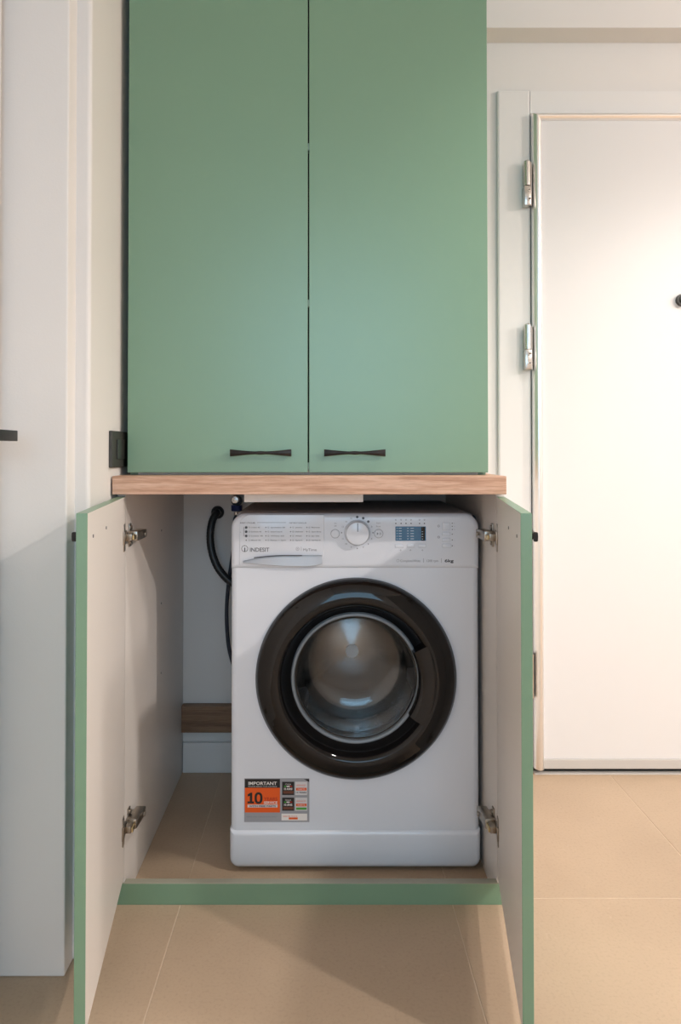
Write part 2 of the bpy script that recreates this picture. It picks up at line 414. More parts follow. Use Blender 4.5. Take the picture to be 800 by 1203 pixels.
# door_2: the white entrance door on the right
d2 = tag(empty('door_2', (1.105, 2.14, 0)), kind='structure')
DF = 2.139
bm = bmesh.new()
box(bm, 0.5485, 0.6522, DF, YB, 0.0, 2.1405, bev=0.006)
box(bm, 1.5775, 1.683, DF, YB, 0.0, 2.1405, bev=0.006)
box(bm, 0.6522, 1.5775, DF + 0.001, YB, 2.0660, 2.1365)
put('door_frame', bm, M['trimw'], d2)
put('leaf', B(0.681, 1.549, 2.131, YB - .001, 0.0455, 2.0385, bev=0.001), mat('white door laminate', (0.76, 0.745, 0.74, 1), 0.36), d2)
def vert_profile(x0, w, z0, z1, mitre):
    bm = bmesh.new(); n = 14; sec = [(0, YB - .004)]
    for i in range(n + 1):
        t = i / n; sec.append((t * w, 2.1310 - 0.0170 * math.sin(PI * t) ** 0.6))
    sec.append((w, YB - .004))
    a = [bm.verts.new((x0 + u, y, z0)) for u, y in sec]
    b = [bm.verts.new((x0 + u, y, z1 - (u if mitre > 0 else w - u))) for u, y in sec]
    for i in range(len(sec) - 1): bm.faces.new((a[i], a[i + 1], b[i + 1], b[i]))
    bm.faces.new((a[-1], a[0], b[0], b[-1])); bm.faces.new(a); bm.faces.new(b[::-1]); return bm
def top_profile(x0, x1, z1, w):
    bm = bmesh.new(); n = 14; sec = [(0, YB - .004)]
    for i in range(n + 1):
        t = i / n; sec.append((t * w, 2.1310 - 0.0170 * math.sin(PI * t) ** 0.6))
    sec.append((w, YB - .004))
    a = [bm.verts.new((x0 + u, y, z1 - u)) for u, y in sec]
    b = [bm.verts.new((x1 - u, y, z1 - u)) for u, y in sec]
    for i in range(len(sec) - 1): bm.faces.new((a[i], a[i + 1], b[i + 1], b[i]))
    bm.faces.new((a[-1], a[0], b[0], b[-1])); bm.faces.new(a); bm.faces.new(b[::-1]); return bm
PW = 0.031
put('edge_profile', vert_profile(0.6537, PW, 0.0173, 2.0610, 1), M['alu'], d2, smooth=True)
put('edge_profile', vert_profile(1.5450, PW, 0.0173, 2.0610, -1), M['alu'], d2, smooth=True)
put('edge_profile', top_profile(0.6542, 1.5755, 2.0610, PW - .008), M['alu'], d2, smooth=True)
put('bottom_rail', B(0.681, 1.549, 2.126, YB - .001, 0.0173, 0.0453, bev=0.001), M['rail'], d2)
put('threshold', B(0.6535, 1.5755, 2.124, YB - .001, 0.0, 0.0035, bev=0.001), M['rail'], d2)
put('gap_shade', B(0.6535, 1.5755, 2.144, YB - .001, 0.0035, 0.0173), M['gap'], d2)  # black strip standing in for the shade in the gap below the leaf
bm = bmesh.new(); cyl(bm, (1.1205, 2.124, 1.4725), (0, 1, 0), 0.019, 0.014, 40); cyl(bm, (1.1205, 2.116, 1.4725), (0, 1, 0), 0.012, 0.006, 32)
put('peephole', bm, M['switch'], d2, smooth=True)
def door_hinge(zt):
    h = 0.139; zm = zt - 0.076
    bm = bmesh.new()
    cyl(bm, (0.6350, 2.119, (zt + zm) / 2), (0, 0, 1), 0.0105, zt - zm, 28)
    cyl(bm, (0.6350, 2.119, zt + 0.002), (0, 0, 1), 0.0105, 0.004, 28, r2=0.006)
    box(bm, 0.6250, 0.6450, 2.110, DF, zt - h, zm - 0.001, bev=0.003)
    hg = put('hinge', bm, M['steel'], d2, smooth=True)
    for z in (zt - 0.091, zt - 0.120):
        b2 = bmesh.new(); cyl(b2, (0.6385, 2.1085, z), (0, 1, 0), 0.0050, 0.004, 20)
        cyl(b2, (0.6385, 2.1060, z), (0, 1, 0), 0.0022, 0.0012, 6, mi=1)
        put('screw', b2, [M['chrome'], M['gap']], hg)
    b3 = bmesh.new(); box(b3, 0.6460, 0.6490, 2.116, DF, zt - h, zt - 0.004)
    put('hinge_leaf', b3, M['steel'], hg)
for z in (1.904, 1.3932, 0.3765): door_hinge(z)

# ------------------------------------------------------------------ handle of the cabinet doors
def handle_bm(c, ux, out, half=0.069, rise=0.0150):
    """bow handle: c = middle on the door face, ux = direction along it, out = outward normal"""
    bm = bmesh.new(); ux = Vector(ux).normalized(); out = Vector(out).normalized(); up = Vector((0, 0, 1)); c = Vector(c)
    n = 28; rings = []
    for i in range(n + 1):
        t = -1 + 2 * i / n; a = abs(t)
        hh = 0.0030 + 0.0052 * max(0, (a - 0.12) / 0.88) ** 1.35
        if a < 0.16: hh += 0.0011 * math.cos(a / 0.16 * PI / 2)
        th = 0.0030 + 0.0010 * a
        off = rise - 0.004 * a ** 2
        p = c + ux * (t * half) + out * off
        sec = [(math.cos(2 * PI * k / 12), math.sin(2 * PI * k / 12)) for k in range(12)]
        e = 0.45 if a > 0.6 else 0.8
        ring = [bm.verts.new(p + up * (hh * math.copysign(abs(s) ** e, s)) + out * (th * math.copysign(abs(q) ** e, q))) for q, s in sec]
        rings.append(ring)
    for A_, B_ in zip(rings, rings[1:]):
        for k in range(12): bm.faces.new((A_[k], A_[(k + 1) % 12], B_[(k + 1) % 12], B_[k]))
    bm.faces.new(rings[0]); bm.faces.new(rings[-1])
    for s in (-1, 1):
        q = c + ux * (s * (half - 0.008)) + out * ((rise - 0.006) / 2)
        cyl(bm, q, out, 0.0052, rise - 0.006, 16)
    return bm

# ------------------------------------------------------------------ upper cabinet
UX0, UX1, UY = -0.4450, 0.3740, 1.550
UB = 0.9517; UT = 2.40; SEAM = -0.0343
uc = tag(empty('wall_cabinet', ((UX0 + UX1) / 2, 1.8, 0.9465)), 'tall sage green upper cabinet with two closed flat doors standing on the oak worktop', 'cabinet')
yb = UY + 0.021
put('side_panel', B(UX0 + .001, UX0 + .019, yb, 2.150, 0.9465, UT), M['green'], uc)
put('side_panel', B(UX1 - .019, UX1 - .001, yb, 2.150, 0.9465, UT), M['green'], uc)
put('bottom_panel', B(UX0 + .019, UX1 - .019, yb, 2.150, 0.9465, 0.9645), M['melamine'], uc)
put('top_panel', B(UX0 + .019, UX1 - .019, yb, 2.150, UT - .018, UT), M['melamine'], uc)
put('centre_panel', B(SEAM - .009, SEAM + .009, yb, 2.150, .9645, UT - .018), M['gap'], uc)
for x0, x1, hc in ((UX0, SEAM - .0016, -0.1415), (SEAM + .0016, UX1, 0.0705)):
    d = put('cabinet_door', B(x0, x1, UY, UY + .018, UB, UT - .003, bev=0.0008, seg=1), M['green'], uc)
    put('handle', handle_bm((hc, UY, 0.9965), (1, 0, 0), (0, -1, 0)), M['bronze'], d, smooth=True)
for z in (1.697, 1.338, 0.966):
    put('bumper', B(SEAM - .0016, SEAM + .0016, UY + .003, UY + .020, z - .008, z + .008), mat('grey bumper', (0.30, 0.42, 0.36, 1), 0.5) if z > 1.6 else bpy.data.materials['grey bumper'], uc)

# ------------------------------------------------------------------ worktop
wt = tag(put('worktop', B(-0.4600, 0.3985, 1.487, 2.150, 0.9062, 0.9460, bev=0.0012), M['oak']),
         'thick light oak worktop between the upper green cabinet and the open base cabinet', 'worktop')
# white board under it
tag(put('mounting_board', B(-0.1815, 0.0910, 1.563, 1.583, 0.8838, 0.9060, bev=0.0008, seg=1), M['s_white']),
    'narrow flat white board fixed under the worktop above the washing machine', 'board')

# ------------------------------------------------------------------ base cabinet with two open doors
HY = 1.519
bc = tag(empty('base_cabinet', (-0.028, 1.8, 0)), 'open base cabinet around the washing machine, cream inside with green door fronts', 'cabinet')
def panel(x0, x1):                                          # its front foot is notched for the kick board
    bm = bmesh.new(); v = [[bm.verts.new((x, y, z)) for y, z in ((HY + .002, .906), (HY + .002, .0475), (HY + .0185, .0475), (HY + .0185, 0), (2.150, 0), (2.150, .906))] for x in (x0, x1)]
    for i in range(6): bm.faces.new((v[0][i], v[0][(i + 1) % 6], v[1][(i + 1) % 6], v[1][i]))
    bm.faces.new(v[0]); bm.faces.new(v[1]); return bm
sp = put('side_panel', panel(-0.458, -0.440), M['melamine'], bc)
put('side_panel', panel(0.384, 0.402), M['melamine'], bc)
for (y, z) in ((1.857, 0.785), (1.857, 0.588), (1.857, 0.40)):
    b_ = bmesh.new(); cyl(b_, (-0.4397, y, z), (1, 0, 0), 0.0026, 0.0010, 12); put('pin_hole', b_, M['seam'], sp)
bm = bmesh.new(); box(bm, -0.458, 0.402, HY, HY + 0.018, 0.0, 0.047, bev=0.0008, seg=1)
for f in bm.faces:
    if f.normal.z > 0.7: f.material_index = 1
put('kick_board', bm, [M['green'], M['kicktop']], bc)

def lower_door(side):
    """side -1 left, +1 right; inner face runs from the hinge line to the tip"""
    if side < 0: h = Vector((-0.4400, HY)); t = Vector((-0.3830, 1.110))
    else: h = Vector((0.3840, HY)); t = Vector((0.3200, 1.110))
    u = (t - h).normalized(); L = (t - h).length
    nrm = Vector((-u.y, u.x)); nrm = nrm if nrm.x * side > 0 else -nrm      # outward (green side)
    z0, z1, T = 0.0625, 0.8996, 0.018
    bm = bmesh.new(); loc = lambda a, b, z: Vector((h.x + u.x * a + nrm.x * b, h.y + u.y * a + nrm.y * b, z))
    c = [loc(a, b, z) for z in (z0, z1) for a, b in ((0, 0), (L, 0), (L, T), (0, T))]
    v = [bm.verts.new(p) for p in c]
    for q, mi in (((0, 1, 5, 4), 1), ((1, 2, 6, 5), 0), ((2, 3, 7, 6), 0), ((3, 0, 4, 7), 0), ((0, 3, 2, 1), 0), ((4, 5, 6, 7), 0)):
        bm.faces.new([v[i] for i in q]).material_index = mi
    bmesh.ops.bevel(bm, geom=list(bm.edges), offset=0.0006, segments=1, affect='EDGES')
    d = put('cabinet_door', bm, [M['green'], M['melamine']], bc)
    d['label'] = ('left' if side < 0 else 'right') + ' door of the base cabinet swung open'
    hp = loc(L - 0.106, T, 0.857); U = Vector((u.x, u.y, 0)); N = Vector((nrm.x, nrm.y, 0))
    put('handle', handle_bm(hp, U, N), M['bronze'], d, smooth=True)
    for a in (L - 0.046, L - 0.170):                                       # handle screws on the inner face
        b_ = bmesh.new(); cyl(b_, loc(a, -0.0004, 0.857), N, 0.0030, 0.0012, 14); put('screw', b_, M['seam'], d)
    for zc in (0.8106, 0.172):
        def hb(a0, a1, b0, b1, za, zb, bev=0.0015):
            tmp = bmesh.new(); box(tmp, a0, a1, b0, b1, za, zb, bev=bev)
            for vv in tmp.verts:
                p = loc(vv.co.x, vv.co.y, vv.co.z); vv.co = p
            return tmp
        def wb(x0, x1, y0, y1, za, zb, bev=0.001):                         # box beside the side panel, x measured inward from it
            tmp = bmesh.new(); xs = h.x
            a, b = xs - side * x0, xs - side * x1
            box(tmp, min(a, b), max(a, b), y0, y1, za, zb, bev=bev); return tmp
        def join(lst):
            out = bmesh.new()
            for t_ in lst:
                me = bpy.data.meshes.new('j'); t_.to_mesh(me); t_.free(); out.from_mesh(me); bpy.data.meshes.remove(me)
            return out
        # cup flange on the door face, links, mounting cross on the side panel, arm above it
        fl = [hb(0.012, 0.030, -0.0022, 0.0, zc - 0.030, zc + 0.030, 0.0008), hb(0.004, 0.036, -0.004, 0.0, zc - 0.015, zc + 0.015)]
        links = [wb(0.006, 0.019, HY - 0.016, HY + 0.012, zc - 0.0075, zc + 0.0075), wb(0.004, 0.012, HY - 0.006, HY + 0.022, zc - 0.010, zc - 0.004)]
        crs = bmesh.new(); pts = []
        cy = HY + 0.030
        tmp = wb(0.0, 0.0035, cy - 0.008, cy + 0.008, zc - 0.026, zc + 0.026); tmp2 = wb(0.0, 0.008, cy - 0.014, cy + 0.026, zc - 0.0085, zc + 0.0085)
        crs.free()
        s1 = bmesh.new(); cyl(s1, (h.x - side * 0.0045, cy, zc + 0.017), (1, 0, 0), 0.0055, 0.004, 16); cyl(s1, (h.x - side * 0.0045, cy, zc - 0.017), (1, 0, 0), 0.0055, 0.004, 16)
        arm = wb(0.008, 0.031, HY + 0.008, HY + 0.070, zc - 0.0115, zc + 0.0115, 0.003)
        for vv in arm.verts:                                               # arm narrows and dips towards its rear end
            k = max(0, min(1, (vv.co.y - HY - 0.010) / 0.066))
            vv.co.z = zc + (vv.co.z - zc) * (1 - 0.15 * k) ; vv.co.x += side * 0.006 * (1 - k)
        s2 = bmesh.new(); cyl(s2, (h.x - side * 0.0315, HY + 0.052, zc), (1, 0, 0), 0.0050, 0.003, 16)
        put('hinge', join(fl + links + [tmp, tmp2, s1, arm, s2]), M['nickel'], d, smooth=True, angle=30)
        put('hinge_clip', wb(0.0195, 0.0235, HY - 0.016, HY + 0.004, zc - 0.0050, zc + 0.0050), M['brass'], d)
    return d
lower_door(-1); lower_door(1)

# ------------------------------------------------------------------ light switch on the left wall
ls = tag(empty('light_switch', (XL, 1.534, 0.975)), 'anthracite wall switch plate beside the lower left corner of the green upper cabinet', 'switch')
z0, z1 = 0.9645, 1.0448
put('cover_plate', B(XL, XL + .008, 1.474, 1.594, z0, z1, bev=0.002), M['switch'], ls)
put('rocker', B(XL + .008, XL + .0115, 1.503, 1.565, z0 + .0185, z1 - .0185, bev=0.001), M['switch2'], ls)

# ------------------------------------------------------------------ plank on the back wall inside the cabinet
tag(put('wooden_plank', B(-0.4395, 0.20, 2.122, YB - .0005, pt(240, 861, 2.122).z, pt(240, 830, 2.122).z, bev=0.0015), M['plank']),
    'horizontal brown wood plank on the wall low behind the washing machine', 'plank')

# ------------------------------------------------------------------ washing machine
WX0, WX1 = -0.2215, 0.3725
WF = 1.640; WB = 2.062
ZF = 0.720; ZT = 0.8515; ZP = 0.098
CX, CZ = 0.0777, 0.4580
wm = tag(empty('washing_machine', ((WX0 + WX1) / 2, 1.84, 0)), 'white front-loading washing machine with black porthole ring inside the open cabinet', 'washing machine')
# housing: sides, top, back, bottom
bm = bmesh.new()
pts = outline(WX0 + .002, WX1 - .002, 0.020, ZT - .006, (.006, .006, .010, .010), 5)
n = len(pts)
a = [bm.verts.new((x, WF + .018, z)) for x, z in pts]; b = [bm.verts.new((x, WB, z)) for x, z in pts]
for i in range(n): bm.faces.new((a[i], a[(i + 1) % n], b[(i + 1) % n], b[i]))
bm.faces.new(b)
put('housing', bm, M['white'], wm, smooth=True)
bm = bmesh.new(); prism(bm, outline(WX0 + .012, WX1 - .012, ZT - .020, ZT - .001, (.004, .004, .009, .009), 4), WF + .010, WB + .004, bev=0.002)
put('worktop_lid', bm, mat('shaded lid grey', (0.34, 0.36, 0.38, 1), 0.55), wm, smooth=True)  # shade and dark reflection on the machine top put into this grey
# front panel with the round opening
bm = bmesh.new()
R0 = 0.180
out = []
NS = 24
fb = 0.014                                               # rounded vertical edges of the front
loopset = []
xa, xb, za, zb = WX0, WX1, ZP - .008, ZF + .008
angs = [2 * PI * k / 120 for k in range(120)] + [math.atan2(z - CZ, x - CX) % (2 * PI) for x in (xa + fb, xb - fb) for z in (za, zb)]
angs = sorted(set(round(t, 5) for t in angs)); inner = []; circ = []
for t in angs:
    c_, s_ = math.cos(t), math.sin(t)
    k = min(((xb - fb if c_ > 0 else xa + fb) - CX) / c_ if abs(c_) > 1e-9 else 9, ((zb if s_ > 0 else za) - CZ) / s_ if abs(s_) > 1e-9 else 9)
    inner.append((CX + k * c_, CZ + k * s_)); circ.append((CX + R0 * c_, CZ + R0 * s_))
vc = [bm.verts.new((x, WF, z)) for x, z in circ]; vi = [bm.verts.new((x, WF, z)) for x, z in inner]
vc2 = [bm.verts.new((x, WF + .03, z)) for x, z in circ]
N4 = len(inner)
for i in range(N4):
    j = (i + 1) % N4
    bm.faces.new((vc[i], vc[j], vi[j], vi[i])); bm.faces.new((vc[i], vc[j], vc2[j], vc2[i]))
for s in (0, 1):                                          # quarter-round sides
    prev = None
    for k in range(7):
        t = .5 * PI * k / 6
        x = (xa + fb - fb * math.sin(t)) if s == 0 else (xb - fb + fb * math.sin(t)); y = WF + fb * (1 - math.cos(t))
        cur = (bm.verts.new((x, y, za)), bm.verts.new((x, y, zb)))
        if prev: bm.faces.new((prev[0], cur[0], cur[1], prev[1]))
        prev = cur
    x = xa if s == 0 else xb
    cur = (bm.verts.new((x, WF + .05, za)), bm.verts.new((x, WF + .05, zb))); bm.faces.new((prev[0], cur[0], cur[1], prev[1]))
put('front_panel', bm, M['white'], wm, smooth=True, angle=25)
# control fascia
bm = bmesh.new(); prism(bm, outline(WX0, WX1, ZF - .0015, ZT, (.002, .002, .036, .036), 10), WF - .006, WF + .05, bev=0.013, steps=6)
fa = put('control_panel', bm, M['fascia'], wm, smooth=True, angle=40)
# plinth
bm = bmesh.new(); prism(bm, outline(WX0 - .002, WX1 + .002, 0.0085, ZP + .0015, (.022, .022, .002, .002), 8), WF - .005, WF + .05, bev=0.013, steps=6)
put('plinth', bm, M['white'], wm, smooth=True, angle=40)
for x in (WX0 + .05, WX1 - .05):
    for y in (WF + .06, WB - .05):
        bm = bmesh.new(); cyl(bm, (x, y, 0.0105), (0, 0, 1), 0.018, 0.021, 20); put('foot', bm, M['black'], wm)
YF = WF - .006                                            # face of the fascia
sp_ = 489.0
def fx(px): return (px - 380) / (802 / YF)
def fz(py):
    return pt(380, py, YF).z
# drawer
bm = bmesh.new()
prism(bm, outline(fx(281.5), fx(380.8), fz(665), fz(604.6), (.004, .034, .0015, .026), 9), YF - .0018, YF + .004, bev=0.0016, steps=3)
dr = put('detergent_drawer', bm, M['fascia'], wm, smooth=True)
bm = bmesh.new()                                          # hollow of the drawer pull, a tapering scoop
top = []; bot = []
for i in range(25):
    t = i / 24; x = fx(286) + (fx(378.5) - fx(286)) * t
    zt_ = fz(658.5) + (fz(651.8) - fz(658.5)) * math.sin(min(1, t * 1.9) * PI / 2)
    zb_ = fz(659.5) - (fz(659.5) - fz(662.5)) * math.sin(min(1, t * 1.6) * PI / 2) * -1
    zb_ = fz(660.0 + 4.2 * math.sin(min(1, t * 1.4) * PI / 2) - (3.0 * max(0, (t - .8) / .2) ** 2))
    top.append((x, zt_)); bot.append((x, zb_))
pr = [bm.verts.new((x, YF - .0022, z)) for x, z in top]
m1 = [bm.verts.new((x, YF + .0035, z - .0012)) for x, z in top]
m2 = [bm.verts.new((x, YF - .0028, z)) for x, z in bot]
for i in range(24):
    bm.faces.new((m1[i], m1[i + 1], m2[i + 1], m2[i]))
    bm.faces.new((pr[i], pr[i + 1], m1[i + 1], m1[i]))
m3 = [bm.verts.new((x, YF - .0016, z - .0016)) for x, z in bot]
for i in range(24): bm.faces.new((m2[i], m2[i + 1], m3[i + 1], m3[i]))
# bring the hollow in front of the drawer skin so that it reads as a scooped lip
bmesh.ops.translate(bm, verts=bm.verts, vec=(0, -.0062, 0))
put('drawer_pull', bm, M['fasciag'], dr, smooth=True)
bm = bmesh.new()
sl = []
for i in range(17):
    t = i / 16; x = fx(299) + (fx(355) - fx(299)) * t
    sl.append((x, fz(654.4 - 2.6 * math.sin(min(1, t * 1.5) * PI / 2))))
for i in range(16):
    h_ = .0014
    v = [bm.verts.new(p) for p in ((sl[i][0], YF - .0088, sl[i][1] - h_), (sl[i + 1][0], YF - .0088, sl[i + 1][1] - h_), (sl[i + 1][0], YF - .0088, sl[i + 1][1] + h_ * .6), (sl[i][0], YF - .0088, sl[i][1] + h_ * .6))]
    bm.faces.new(v)
put('pull_slot', bm, M['print'], dr)
bm = bmesh.new()
yt = YF - .0022
MI = [M['print'], M['print2']]
text(bm, 'EASY CYCLES', fx(282.5), fz(614.8), .0026, yt, w=fx(300) - fx(282.5), bold=.02)
rect(bm, fx(302), fx(336), fz(614.0), fz(613.6), yt, 1)
text(bm, 'SPECIALS', fx(340), fz(614.8), .0026, yt, w=fx(360) - fx(340))
rows = [619.5, 624.5, 629.5, 634.5]
w1 = ['Cotton 60', 'Synthetic 40', 'Cotton 40', 'Mixed 30']; w2 = ['Synthetics 60', 'Standard Cotton 60', 'White 60', 'Rinse + Spin']
w3 = ['Jeans', 'Delicate', 'Wool', 'Sport']; w4 = ['Rinse', 'Sport Shoes', 'Spin + Drain', 'Fast Wash 30']
for k, y in enumerate(rows):
    z = fz(y)
    disc(bm, fx(289.5), z, .0027 if k < 3 else .0014, yt)
    if k < 3: ringflat(bm, fx(289.5), z, .0030, .0034, yt, 20)
    for (x0, x1, s, c_) in ((295, 309, w1[k], 1), (318, 336, w2[k], 1), (347, 356, w3[k], 1), (366, 378, w4[k], 1)):
        text(bm, s, fx(x0), z - .0013, .0026, yt, w=(fx(x1) - fx(x0)) * (0.75 + .25 * ((k * 7 + x0) % 5) / 4), mi=1, bold=.02)
    for xq in (312.5, 341.5, 360.5):
        disc(bm, fx(xq), z, .0012, yt, 10)
    for xq in (291.5 + 1.6, 315.5, 344.5, 363.5):
        ringflat(bm, fx(xq), z, .0012, .0018, yt, 12, 1)
rect(bm, fx(286.4), fx(286.9), fz(630), fz(619), yt, 1)
text(bm, 'A+', fx(282), fz(625.6), .0020, yt, mi=1)
# the i-in-a-ring mark and the maker's name
ringflat(bm, fx(287.8), fz(644.4), .0068, .0079, yt, 40)
rect(bm, fx(287.3), fx(288.4), fz(648.0), fz(643.2), yt); disc(bm, fx(287.85), fz(640.9), .0011, yt, 12)
text(bm, 'INDESIT', fx(294), fz(648.0), .0096, yt, w=fx(316.5) - fx(294), bold=.008)
ringflat(bm, fx(349.7), fz(644.6), .0034, .0041, yt, 24, 1); disc(bm, fx(349.7), fz(644.6), .0010, yt, 10, 1)
rect(bm, fx(353.8), fx(354.1), fz(647), fz(642), yt, 1)
text(bm, 'MyTime', fx(356.4), fz(647.2), .0062, yt, w=fx(372) - fx(356.4), mi=1, bold=.0)
put('drawer_printing', bm, MI, dr)['kind'] = 'stuff'

# knob, buttons, display
KX, KZ = fx(419.6), fz(625.8)
bm = bmesh.new()
lathe(bm, KX, KZ, [(.0001, YF - .021), (.0235, YF - .021), (.0262, YF - .0200), (.0272, YF - .017), (.0285, YF - .002), (.0300, YF - .0008), (.0300, YF + .001)], n=64)
kn = put('program_dial', bm, M['fascia'], wm, smooth=True, angle=50)
bm = bmesh.new(); box(bm, KX - .0008, KX + .0008, YF - .0214, YF - .0209, KZ + .0045, KZ + .0245)
put('dial_mark', bm, M['print'], kn)
bm = bmesh.new(); yt = YF - .0004
ringflat(bm, KX, KZ, .0300, .0306, yt - .0006, 64, 1)
for k in range(16):
    t = PI / 2 - 2 * PI * k / 16
    x, z = KX + .0375 * math.cos(t), KZ + .0375 * math.sin(t)
    if k < 3: disc(bm, x, z, .0030, yt); ringflat(bm, x, z, .0014, .0020, yt - .0002, 12, 1)
    elif k % 4 == 0: disc(bm, x, z, .0016, yt, 12, 1)
    else: text(bm, str(k), x, z - .0018, .0036, yt, mi=0 if k < 9 else 1, align='CENTER', bold=.01)
text(bm, 'Start', fx(444.5), fz(615.2), .0034, yt, mi=1, align='CENTER'); text(bm, 'Pause', fx(444.5), fz(619.2), .0034, yt, mi=1, align='CENTER')
text(bm, 'On', fx(394), fz(615.4), .0030, yt, mi=1, align='CENTER'); text(bm, 'Off', fx(394), fz(618.6), .0030, yt, mi=1, align='CENTER')
for xq in (464.8, 471, 476.8, 482.7, 492.6, 498.4):
    disc(bm, fx(xq), fz(614.9), .0016, yt, 12, 0); ringflat(bm, fx(xq), fz(610.7), .0010, .0018, yt, 10, 1)
for py, k in ((614.7, 0), (618.3, 0), (622.1, 0), (627.6, 0), (634.3, 0), (641.1, 0)):
    disc(bm, fx(531), fz(py), .0013, yt, 10); text(bm, '90'[k:] if k else '-' if py > 625 else '=', fx(533.2), fz(py + .8), .003, yt, mi=1)
ringflat(bm, fx(515), fz(618), .0018, .0028, yt, 12, 1); ringflat(bm, fx(515), fz(631), .0018, .0028, yt, 12, 1)
for xq in (470.5, 482, 496): ringflat(bm, fx(xq), fz(646.4), .0010, .0017, yt, 12, 1)
ringflat(bm, fx(467.2), fz(658.6), .0028, .0034, yt, 20, 1)
text(bm, 'CompleteWhite', fx(470.0), fz(660.2), .0056, yt, w=fx(493.5) - fx(470.0), mi=1)
rect(bm, fx(497), fx(497.4), fz(661), fz(656), yt, 1)
text(bm, '1200 rpm', fx(501), fz(660.2), .0056, yt, w=fx(514.5) - fx(501), mi=1)
rect(bm, fx(518), fx(518.4), fz(661), fz(656), yt, 1)
text(bm, '6kg', fx(522), fz(660.4), .0068, yt, w=fx(532.5) - fx(522), bold=.03)
put('panel_printing', bm, MI, fa)['kind'] = 'stuff'
def round_button(px, py, r, sym=False):
    bm = bmesh.new(); x, z = fx(px), fz(py)
    lathe(bm, x, z, [(.0001, YF - .0030), (r - .0018, YF - .0030), (r, YF - .0016), (r, YF + .001)], n=32)
    lathe(bm, x, z, [(r, YF - .0006), (r + .0008, YF - .0006)], n=32, mi=1)
    if sym:
        v = [bm.verts.new((x - .0045, YF - .0032, z + .0035)), bm.verts.new((x - .0045, YF - .0032, z - .0035)), bm.verts.new((x - .0003, YF - .0032, z))]
        bm.faces.new(v).material_index = 1
        for q in (.0020, .0042): rect(bm, x + q, x + q + .0010, z - .0028, z + .0028, YF - .0032, 1)
    put('button', bm, [M['fascia'], M['print2']], fa, smooth=True)
round_button(393.7, 627.0, .0100); round_button(444.7, 626.8, .0100, True)
def rect_button(x0, x1, y0, y1):
    bm = bmesh.new(); prism(bm, outline(fx(x0), fx(x1), fz(y1), fz(y0), (.0015,) * 4, 3), YF - .0018, YF + .001, bev=.0008, steps=2)
    prism(bm, outline(fx(x0) - .0004, fx(x1) + .0004, fz(y1) - .0004, fz(y0) + .0004, (.0015,) * 4, 3), YF - .0004, YF + .001, mi=1)
    put('button', bm, [M['fascia'], M['fasciag']], fa, smooth=True)
for a in ((519.5, 528.5, 614.2, 622.6), (519.5, 528.5, 625.4, 629.6), (519.5, 528.5, 632.2, 636.3), (519.5, 529.5, 639, 643.4), (464, 473.5, 639.4, 643.4), (478, 486.4, 639.4, 643.4), (491.5, 500, 639.4, 643.4)):
    rect_button(*a)
bm = bmesh.new(); x0, x1, z0, z1 = fx(464.3), fx(500), fz(635.3), fz(618.5)
prism(bm, outline(x0, x1, z0, z1, (.001,) * 4, 3), YF - .0012, YF + .001, bev=.0004, steps=2)
ds = put('display', bm, M['lcd'], fa)
bm = bmesh.new()
for r_ in range(5):
    z = z1 - .005 - r_ * .0063
    for c_, w_ in ((.003, .0022), (.008, .007), (.028, .0045), (.036, .008)):
        if c_ == .028: w_ *= .8
        rect(bm, x0 + c_, x0 + c_ + w_, z, z + .0017, YF - .0014)
for k in range(4): rect(bm, x0 + .063, x0 + .066, z1 - .013 - k * .0058, z1 - .0115 - k * .0058, YF - .0014)
put('display_icons', bm, M['lcdp'], ds)
bm = bmesh.new(); rect(bm, x0 + .0615, x0 + .0705, z0 + .001, z1 - .001, YF - .00130); put('display_strip', bm, M['gblack'], ds)

# porthole
ph_y = WF
bm = bmesh.new()
RO = 0.2375
prof = [(RO - .004, WF - .0005), (RO, WF - .006), (RO - .0015, WF - .013), (RO - .008, WF - .020), (.215, WF - .0285), (.198, WF - .0325), (.187, WF - .0325), (.1815, WF - .0300), (.1765, WF - .020), (.1700, WF - .004), (.1620, WF + .006), (.1560, WF + .008), (.1560, WF + .020), (.17, WF + .022)]
lathe(bm, CX, CZ, prof, n=160)
pr_ = put('porthole_ring', bm, M['gblack'], wm, smooth=True, angle=60)
bm = bmesh.new(); lathe(bm, CX, CZ, [(RO - .003, WF - .0004), (RO + .0022, WF - .0008), (RO + .0022, WF - .0050), (RO - .0010, WF - .0075)], n=160)
put('outer_rim', bm, M['gasket'], pr_, smooth=True)
# handle segment bridging the recess on the right
bm = bmesh.new()
a0, a1 = math.radians(-33), math.radians(27)
prof = [(.1490, WF + .004), (.1475, WF - .018), (.1500, WF - .0270), (.1560, WF - .0312), (.1660, WF - .0326), (.1880, WF - .0327), (.1885, WF - .0322), (.1885, WF + .004)]
rows_ = lathe(bm, CX, CZ, prof, n=40, a0=a0, a1=a1)
for e in (0, -1): bm.faces.new([r_[e] for r_ in rows_])
put('door_handle', bm, M['gblack'], pr_, smooth=True, angle=40)
# lens rim
bm = bmesh.new(); lathe(bm, CX, CZ, [(.1560, WF + .006), (.1545, WF - .004), (.1515, WF - .0060), (.1480, WF - .0045), (.1465, WF + .002), (.1465, WF + .010)], n=120)
put('lens_rim', bm, M['lens'], pr_, smooth=True, angle=60)
